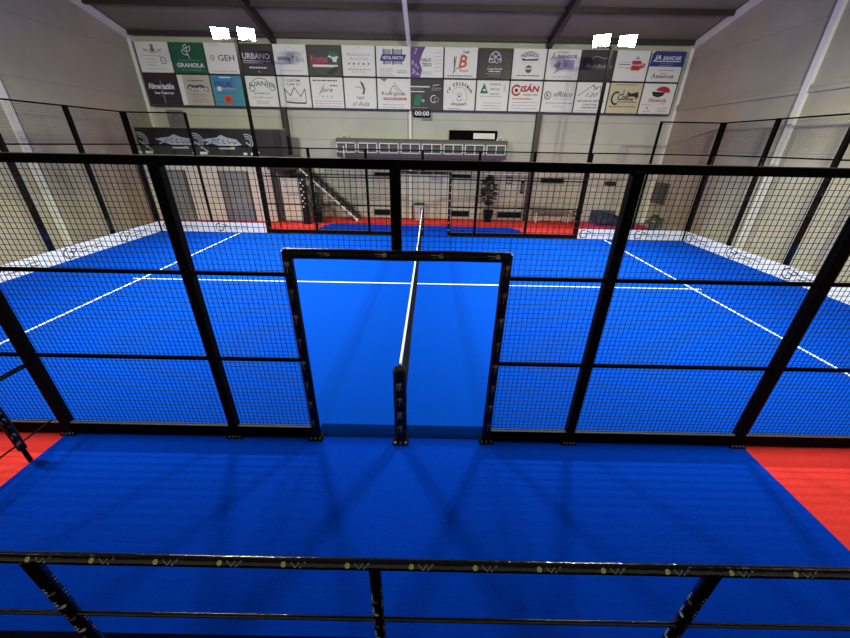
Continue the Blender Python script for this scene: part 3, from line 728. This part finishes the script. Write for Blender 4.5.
# ------------------------------------------------------------------ bin, bench, plants, rackets
t = thing('litter_bin', 'small light grey bin with dark lid on the red floor by the downpipe', 'bin', (-.2, 13.15, 0))
MB().add([(x, y, z) for z, k_ in ((0, .17), (.66, .22)) for x, y in ((-.2-k_, 13.15-k_), (-.2+k_, 13.15-k_), (-.2+k_, 13.15+k_), (-.2-k_, 13.15+k_))], [(3, 2, 1, 0), (4, 5, 6, 7), (0, 1, 5, 4), (1, 2, 6, 5), (2, 3, 7, 6), (3, 0, 4, 7)], mat('bin_grey', (190, 192, 200), .5)).build('bin_body', t)
MB().bbox(-.43, .03, 12.92, 13.38, .66, .73, DGREY, .015).build('lid', t)

def leafy(mb, c, r, h, n, mt, ln=.3, sd=1):
    rnd = random.Random(sd)
    for i in range(n):
        z = rnd.random(); a = rnd.uniform(0, 2*PI); rr = r*math.sin(PI*min(.97, z*.9+.08))
        p = Vector((c[0], c[1], c[2]+z*h)); o = p+Vector((math.cos(a), math.sin(a), .3*rnd.uniform(-1, 1.5))).normalized()*rr*rnd.uniform(.5, 1)
        d = (o-p).normalized(); s = d.cross(Vector((0, 0, 1))).normalized()*ln*.22; l = ln*rnd.uniform(.7, 1.1); up = Vector((0, 0, .03))
        mb.add([o-d*l*.5, o+s+up, o+d*l*.5-up*2, o-s+up], [(0, 1, 2, 3)], mt)
        if i % 4 == 0: mb.bar(p-Vector((0, 0, .1)), o, .012, .012, mt)
LEAF = mat('dark_green_leaf', (34, 48, 38), .6, noise=.3, nscale=8)
t = thing('potted_plant', 'tall dark leafy plant in a black pot against the back wall', 'plant', (2.95, 12.95, 0))
MB().tube([(2.95, 12.95, 0), (2.95, 12.95, .5), (2.95, 12.95, .52)], [.17, .24, .24], BLACK, 16).build('pot', t)
MB().tube([(2.95, 12.95, .5), (2.92, 12.95, 1.2), (2.9, 12.95, 1.9)], [.035, .03, .015], mat('stem_brown', (60, 50, 38), .8), 8).build('stem', t)
mb = MB(); leafy(mb, (2.9, 12.95, .75), .42, 1.25, 130, LEAF); mb.build('foliage', t)
t = thing('corner_plant', 'low green plant on the floor in the far right corner behind the glass', 'plant', (9.75, 11.6, 0))
MB().tube([(9.75, 11.6, 0), (9.75, 11.6, .25)], [.13, .17], DGREY, 14).build('pot', t)
mb = MB(); leafy(mb, (9.75, 11.6, .15), .34, .5, 70, mat('mid_green_leaf', (40, 76, 44), .6)); mb.build('foliage', t)
t = thing('under_stair_plant', 'dark bushy plant in the shade under the stairs', 'plant', (-4.6, 12.1, 0))
MB().tube([(-4.6, 12.1, 0), (-4.6, 12.1, .4)], [.16, .22], BLACK, 14).build('pot', t)
mb = MB(); leafy(mb, (-4.6, 12.1, .35), .33, .9, 150, LEAF, ln=.24, sd=4); mb.build('foliage', t)

t = thing('bench', 'slim white legged bench with grey seat, low against the back wall', 'bench', (5.9, 13.1, 0))
MB().box(5.1, 6.75, 12.95, 13.3, .42, .47, GREY).build('seat', t)
MB().box(5.1, 6.75, 13.3, 13.34, .47, .5, GREY).build('back_edge', t)
for x in (5.18, 6.66):
    for y in (12.98, 13.27):
        MB().box(x-.02, x+.02, y-.02, y+.02, -.01, .42, WHITE).build('leg', t)
for q, (x, y) in enumerate(((5.18, 5.92), (5.92, 6.66))): MB().bar((x, 12.98, .06), (y, 12.98, .38), .015, .02, WHITE).build('brace', t)
# lounge bench behind the right glass
t = thing('lounge_sofa', 'dark grey low sofa behind the far right glass corner', 'sofa', (8.3, 12.7, 0))
MB().bbox(7.8, 8.8, 12.4, 13.2, .08, .32, DGREY, .04).build('seat', t)
MB().bbox(7.8, 8.8, 13.0, 13.25, .32, .58, DGREY, .04).build('backrest', t)
for x in (7.8, 8.68): MB().bbox(x-.02, x+.12, 12.4, 13.2, .1, .42, DGREY, .03).build('armrest', t)
for x in (7.9, 8.7):
    for y in (12.5, 13.1): MB().tube([(x, y, -.01), (x, y, .09)], .02, BLACK, 8).build('leg', t)
# small stool / racket stand
t = thing('folding_stool', 'small black folding stool left of the sofa', 'stool', (7.0, 12.9, 0))
MB().bar((6.8, 12.9, 0), (7.2, 12.9, .5), .03, .03, BLACK).build('leg', t)
MB().bar((7.2, 12.97, 0), (6.8, 12.97, .5), .03, .03, BLACK).build('leg', t)
MB().box(6.78, 7.22, 12.8, 13.05, .5, .53, BLACK).build('seat', t)
# dark wall cabinet and lettering, right
CY0, CY1 = 12.3, 13.25
t = thing('wall_cabinet', 'dark grey square cabinet on the right side wall, near the far corner', 'cabinet', (10.4, 12.95, .95))
MB().bbox(10.36, 10.44, CY0, CY1, .97, 1.84, mat('cab_grey', (74, 72, 72), .5), .01).build('cabinet_body', t)
MB().box(10.345, 10.36, CY0+.04, CY1-.04, 1.01, 1.8, mat('cab_grey2', (64, 62, 62), .5)).build('door', t)
o = MB(); o.bbox(8.2, 8.7, 13.38, 13.5, 1.62, 1.8, BLACK, .05); o = o.build('wall_speaker'); recentre(o, (8.45, 13.45, 1.62)); tag(o, 'small black rounded speaker on the back wall, above the small lettered sign', 'speaker')
mb = MB(); mb.box(7.5, 8.3, 13.48, 13.5, 1.36, 1.5, mat('sign_grey', (176, 174, 172), .6)); s = Sheet(mb, (7.5, 13.48, 1.36), (.8, 0, 0), (0, 0, .14), (0, -1, 0)); s.small(.3, .5, .5, INKW, 1, h=.5); s.rect(.66, .4, .95, .6, INKW)
o = mb.build('wall_sign'); recentre(o, (7.9, 13.48, 1.36)); tag(o, 'small grey sign with white lettering under the black wall speaker', 'sign')
# pictures / notices beside plant
for (x0, x1, z0, z1, m, lab, nm) in ((3.6, 4.15, 2.0, 2.14, WHITE, 'white notice on the back wall right of the tall plant', 'wall_notice'),
     (3.72, 4.0, 1.62, 1.92, DGREY, 'dark framed notice below the white notice on the back wall', 'framed_notice'),
     (4.42, 4.56, 1.2, 1.72, BLACK, 'narrow black fire extinguisher box on the back wall beside the brown column', 'extinguisher_box'),
     (2.7, 3.05, 2.05, 2.2, WHITE, 'white notice on the back wall above the tall plant', 'wall_notice'),
     (.2, .95, 1.62, 1.92, mat('notice_grey', (176, 180, 188), .5), 'pale grey notice board on the back wall right of the downpipe', 'notice_board')):
    t = thing(nm, lab, 'notice' if 'notice' in nm else 'box', ((x0+x1)/2, 13.48, z0))
    MB().box(x0, x1, 13.46, 13.5, z0, z1, m).build('panel', t)
    mb = MB(); s = Sheet(mb, (x0, 13.46, z0), (x1-x0, 0, 0), (0, 0, z1-z0), (0, -1, 0)); s.rect(.1, .15, .9, .85, INKL if m is not BLACK else INKM); s.small(.5, .6, .6, INKM, 2, .2, .06); mb.build('printed_sheet', t)

# ------------------------------------------------------------------ mezzanine room at the left
YM = 12.2
xm = -5.95
struct('wall_mezzanine', MB().box(XL, -6.28, YM, YM+.12, -.012, 2.5, BOXW).box(-6.4, -6.28, YM+.12, YB, -.012, 2.5, BOXW))
struct('floor_mezzanine', MB().box(XL, -5.5, YM-.05, YB, 2.5, 2.66, GREY))
struct('trim_%d' % k, MB().box(-6.5, -5.3, YM-.02, YM+.25, 2.12, 2.5, DGREY)); k += 1
def door(i, x0, x1, m, lab=None):
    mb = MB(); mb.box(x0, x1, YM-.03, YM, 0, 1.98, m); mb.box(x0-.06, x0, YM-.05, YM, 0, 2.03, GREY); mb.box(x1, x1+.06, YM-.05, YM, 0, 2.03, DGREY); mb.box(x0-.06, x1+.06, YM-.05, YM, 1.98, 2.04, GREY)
    mb.box(x0+.12, x1-.12, YM-.036, YM-.03, .3, .35, GREY); d = struct('door_%d' % i, mb)
    m2 = MB(); m2.tube([(x1-.1, YM-.03, 1), (x1-.1, YM-.09, 1), (x1-.22, YM-.09, 1)], .014, STEEL, 8); m2.build('door_handle', d)
door(1, -10.95, -10.02, DOORG); door(2, -8.55, -7.42, DOORG)
t = thing('jamb_post', 'dark grey post at the corner of the white room, left of the white panel', 'post', (-6.2, 12.1, 0))
MB().box(-6.34, -6.16, 12.02, 12.18, 0, 2.5, DGREY).build('upright', t)
MB().box(-6.38, -6.12, 12.0, 12.2, 0, .03, DGREY).build('base_plate', t)
o = MB().box(-6.1, -5.3, 12.3, 12.35, 0, 1.78, WHITE); o.box(-6.02, -5.38, 12.295, 12.3, .1, 1.68, PAPER); o.box(-6.1, -5.3, 12.2, 12.45, 0, .03, GREY)
o = o.build('display_panel'); recentre(o, (-5.7, 12.3, 0)); tag(o, 'tall plain white panel standing between the dark post and the stairs', 'panel')
# parapet banners
def emblem(s, u, m1, ball):
    s.poly([(u-.11, .62), (u-.03, .68), (u-.0, .78), (u+.04, .68), (u+.1, .62), (u+.13, .42), (u+.06, .34), (u-.02, .36), (u-.07, .46)], m1)
    for q in range(5): s.ring(u-.05+q*.034, .53+.02*(q % 2), .07, .03, PAPK, 40*q, 230+40*q)
    s.line([(u-.13, .6), (u-.07, .5), (u-.11, .42)], .05, m1); s.rect(u-.03, .24, u+.08, .3, m1); s.disc(u+.065, .36, .09, ball)
t = thing('parapet_banner', 'long black banner with silver emblems along the mezzanine parapet at the far left', 'banner', (-8.6, YM-.05, 2.66))
mb = MB(); mb.box(-11.5, -5.5, YM-.06, YM-.05, 2.62, 3.58, PAPK); s = Sheet(mb, (-11.5, YM-.06, 2.62), (6, 0, 0), (0, 0, .96), (0, -1, 0))
emblem(s, .25, SILVER, INKL); emblem(s, .563, SILVER, mat('ball_lime', (205, 212, 110), .6))
for u in (.02, .39, .735):
    for r in (.3, .22, .14): s.ring(u, .52, r, .035, SILVER, -60, 110)
    s.line([(u-.01, .52), (u+.07, .12)], .05, SILVER); s.rect(u-.04, .03, u-.015, .12, INKW); s.rect(u+.01, .03, u+.06, .13, INKW)
mb.build('printed_sheet', t)
MB().tube([(-11.5, YM-.03, 3.58), (-5.5, YM-.03, 3.6)], .025, GREY, 8).build('top_rail', t)
for x in (-11.4, -9.4, -7.4, -5.55): MB().tube([(x, YM-.03, 2.66), (x, YM-.03, 3.58)], .022, DGREY, 8).build('upright', t)
o = MB(); o.box(-10.95, -10.25, 13.46, 13.495, 3.5, 4.3, mat('frame_grey', (118, 118, 116), .5)); o.box(-10.88, -10.32, 13.45, 13.46, 3.57, 4.23, INKG); s = Sheet(o, (-10.88, 13.45, 3.57), (.56, 0, 0), (0, 0, .66), (0, -1, 0)); s.ring(.5, .6, .2, .05, INKM); s.small(.5, .25, .6, INKM, 2)
o = o.build('framed_poster'); recentre(o, (-10.6, 13.46, 3.5)); tag(o, 'grey framed poster on the back wall above the parapet banner', 'poster')
# stairs
t = thing('staircase', 'open steel staircase with pale stringer climbing left to the mezzanine', 'stairs', (-4.3, 12.85, 0))
A, B = Vector((-2.98, 12.55, .04)), Vector((-5.62, 12.55, 2.45))
for y in (12.55, 13.35):
    MB().bar((A.x, y, A.z), (B.x, y, B.z), .03, .075, TRIM if y < 13 else DGREY).build('stringer', t)
ns = 12
for i in range(ns):
    f = (i+.7)/ns; x = A.x+(B.x-A.x)*f; z = A.z+(B.z-A.z)*f
    MB().box(x-.14, x+.14, 12.57, 13.33, z+.08, z+.12, DGREY).build('stair_tread', t)
    MB().box(x-.14, x-.12, 12.57, 13.33, z-.08, z+.08, DGREY).build('stair_riser', t)
MB().box(A.x-.05, A.x+.05, 12.5, 12.6, -.01, .1, TRIM).build('stringer_foot', t)
t = thing('padded_pillar', 'black padded pillar with white dots beside the stairs', 'pillar', (-5.0, 11.85, 0))
mb = MB(); mb.box(-5.12, -4.88, 11.75, 11.95, 0, 2.0, PAD); s = Sheet(mb, (-5.12, 11.75, 0), (.24, 0, 0), (0, 0, 2.0), (0, -1, 0))
for i in range(10): s.disc(.3+.4*(i % 2), .35+i*.06, .018, INKW)
mb.build('pad', t); MB().box(-5.16, -4.84, 11.7, 12.0, 0, .03, BLACK).build('base_plate', t)

# ------------------------------------------------------------------ viewing deck and guardrail
struct('floor_deck', MB().box(-5.2, 5.2, YF, -2.2, .85, 1.0, DECK))
t = thing('guardrail', 'black wrapped guardrail of the viewing deck across the foreground', 'railing', (0, -2.43, 1.0))
YG, ZG = -2.43, 2.068
mb = MB(); pts = [(-4.6+i*.23, YG, ZG) for i in range(41)]
rs = [.0158+.0005*math.sin(i*2.3) for i in range(41)]
mb.tube(pts, rs, WRAP, 18); cyl_marks(mb, (-4.6, YG, ZG), (4.6, YG, ZG), .0163, (0, -.7, .7), .183, .1, 'rail'); mb.build('top_rail', t)
MB().tube([(-4.6, YG, 1.755), (4.6, YG, 1.755)], .0075, WRAP, 10).build('mid_rail', t)
MB().tube([(-4.6, YG, 1.36), (4.6, YG, 1.36)], .009, WRAP, 10).build('mid_rail', t)
for x in (-3.85, -2.85, -1.85, -.86, .15, 1.14, 2.14, 3.13, 4.12):
    mb = MB(); mb.tube([(x, YG, 1.0), (x, YG, 1.3), (x, YG, 1.7), (x, YG, ZG)], [.018, .0195, .0182, .019], WRAP, 14)
    o_ = (.29-x, -.57, 0)
    cyl_marks(mb, (x, YG, ZG-.05), (x, YG, 1.2), .0197, o_, .075, .06, 'zig'); mb.build('rail_post', t)
# side barrier at the left, from the fence to the deck
t = thing('side_barrier', 'black padded barrier at the left edge beside the fence post', 'railing', (-3.99, -1.1, 0))
MB().tube([(-3.97, -.06, .985), (-3.97, -2.16, .985)], .025, WRAP, 12).build('top_rail', t)
MB().tube([(-3.99, -.08, .25), (-3.99, -2.16, .25)], .009, WRAP, 8).build('low_rail', t)
for y in (-.42, -1.5):
    mb = MB(); mb.tube([(-3.99, y, 0), (-3.99, y, .2)], .02, BLACK, 12); mb.tube([(-3.99, y, .18), (-3.99, y, .5), (-3.99, y, .98)], [.036, .04, .036], PAD, 14)
    cyl_marks(mb, (-3.99, y, .2), (-3.99, y, .95), .04, (.7, -.5, .4), .1, .05, 'zig'); mb.build('barrier_post', t)

# ------------------------------------------------------------------ camera, world, view
def cam_rot(yaw, pitch, roll):
    Rz = Matrix.Rotation(yaw, 3, 'Z'); Rx = Matrix.Rotation(pitch, 3, 'X')
    cr, sr = math.cos(roll), math.sin(roll)
    Ry = Matrix(((cr, 0, sr), (0, 1, 0), (-sr, 0, cr)))
    M = Rz @ Rx @ Ry            # columns: right, forward, up
    r, f, u = M.col[0], M.col[1], M.col[2]
    return Matrix(((r[0], u[0], -f[0]), (r[1], u[1], -f[1]), (r[2], u[2], -f[2])))
cd = bpy.data.cameras.new('camera'); co = bpy.data.objects.new('camera', cd); C.objects.link(co)
co.matrix_world = Matrix.Translation((.29205, -2.99872, 3.16917)) @ cam_rot(7.219e-4, -.446623, -.018841).to_4x4()
cd.sensor_width = 36; cd.lens = 340.536/850*36
cd.shift_x = -2.96188/850; cd.shift_y = -11.46954/850; cd.clip_start = .05
S.camera = co
w = bpy.data.worlds.new('world'); S.world = w; w.use_nodes = True
w.node_tree.nodes['Background'].inputs[0].default_value = (.7, .75, .8, 1); w.node_tree.nodes['Background'].inputs[1].default_value = .3
S.view_settings.view_transform = 'Standard'; S.view_settings.look = 'None'; S.view_settings.gamma = 1
S.view_settings.exposure = 0
S.cycles.use_denoising = True
S.cycles.max_bounces = 8; S.cycles.transparent_max_bounces = 16
S.cycles.sample_clamp_indirect = 6
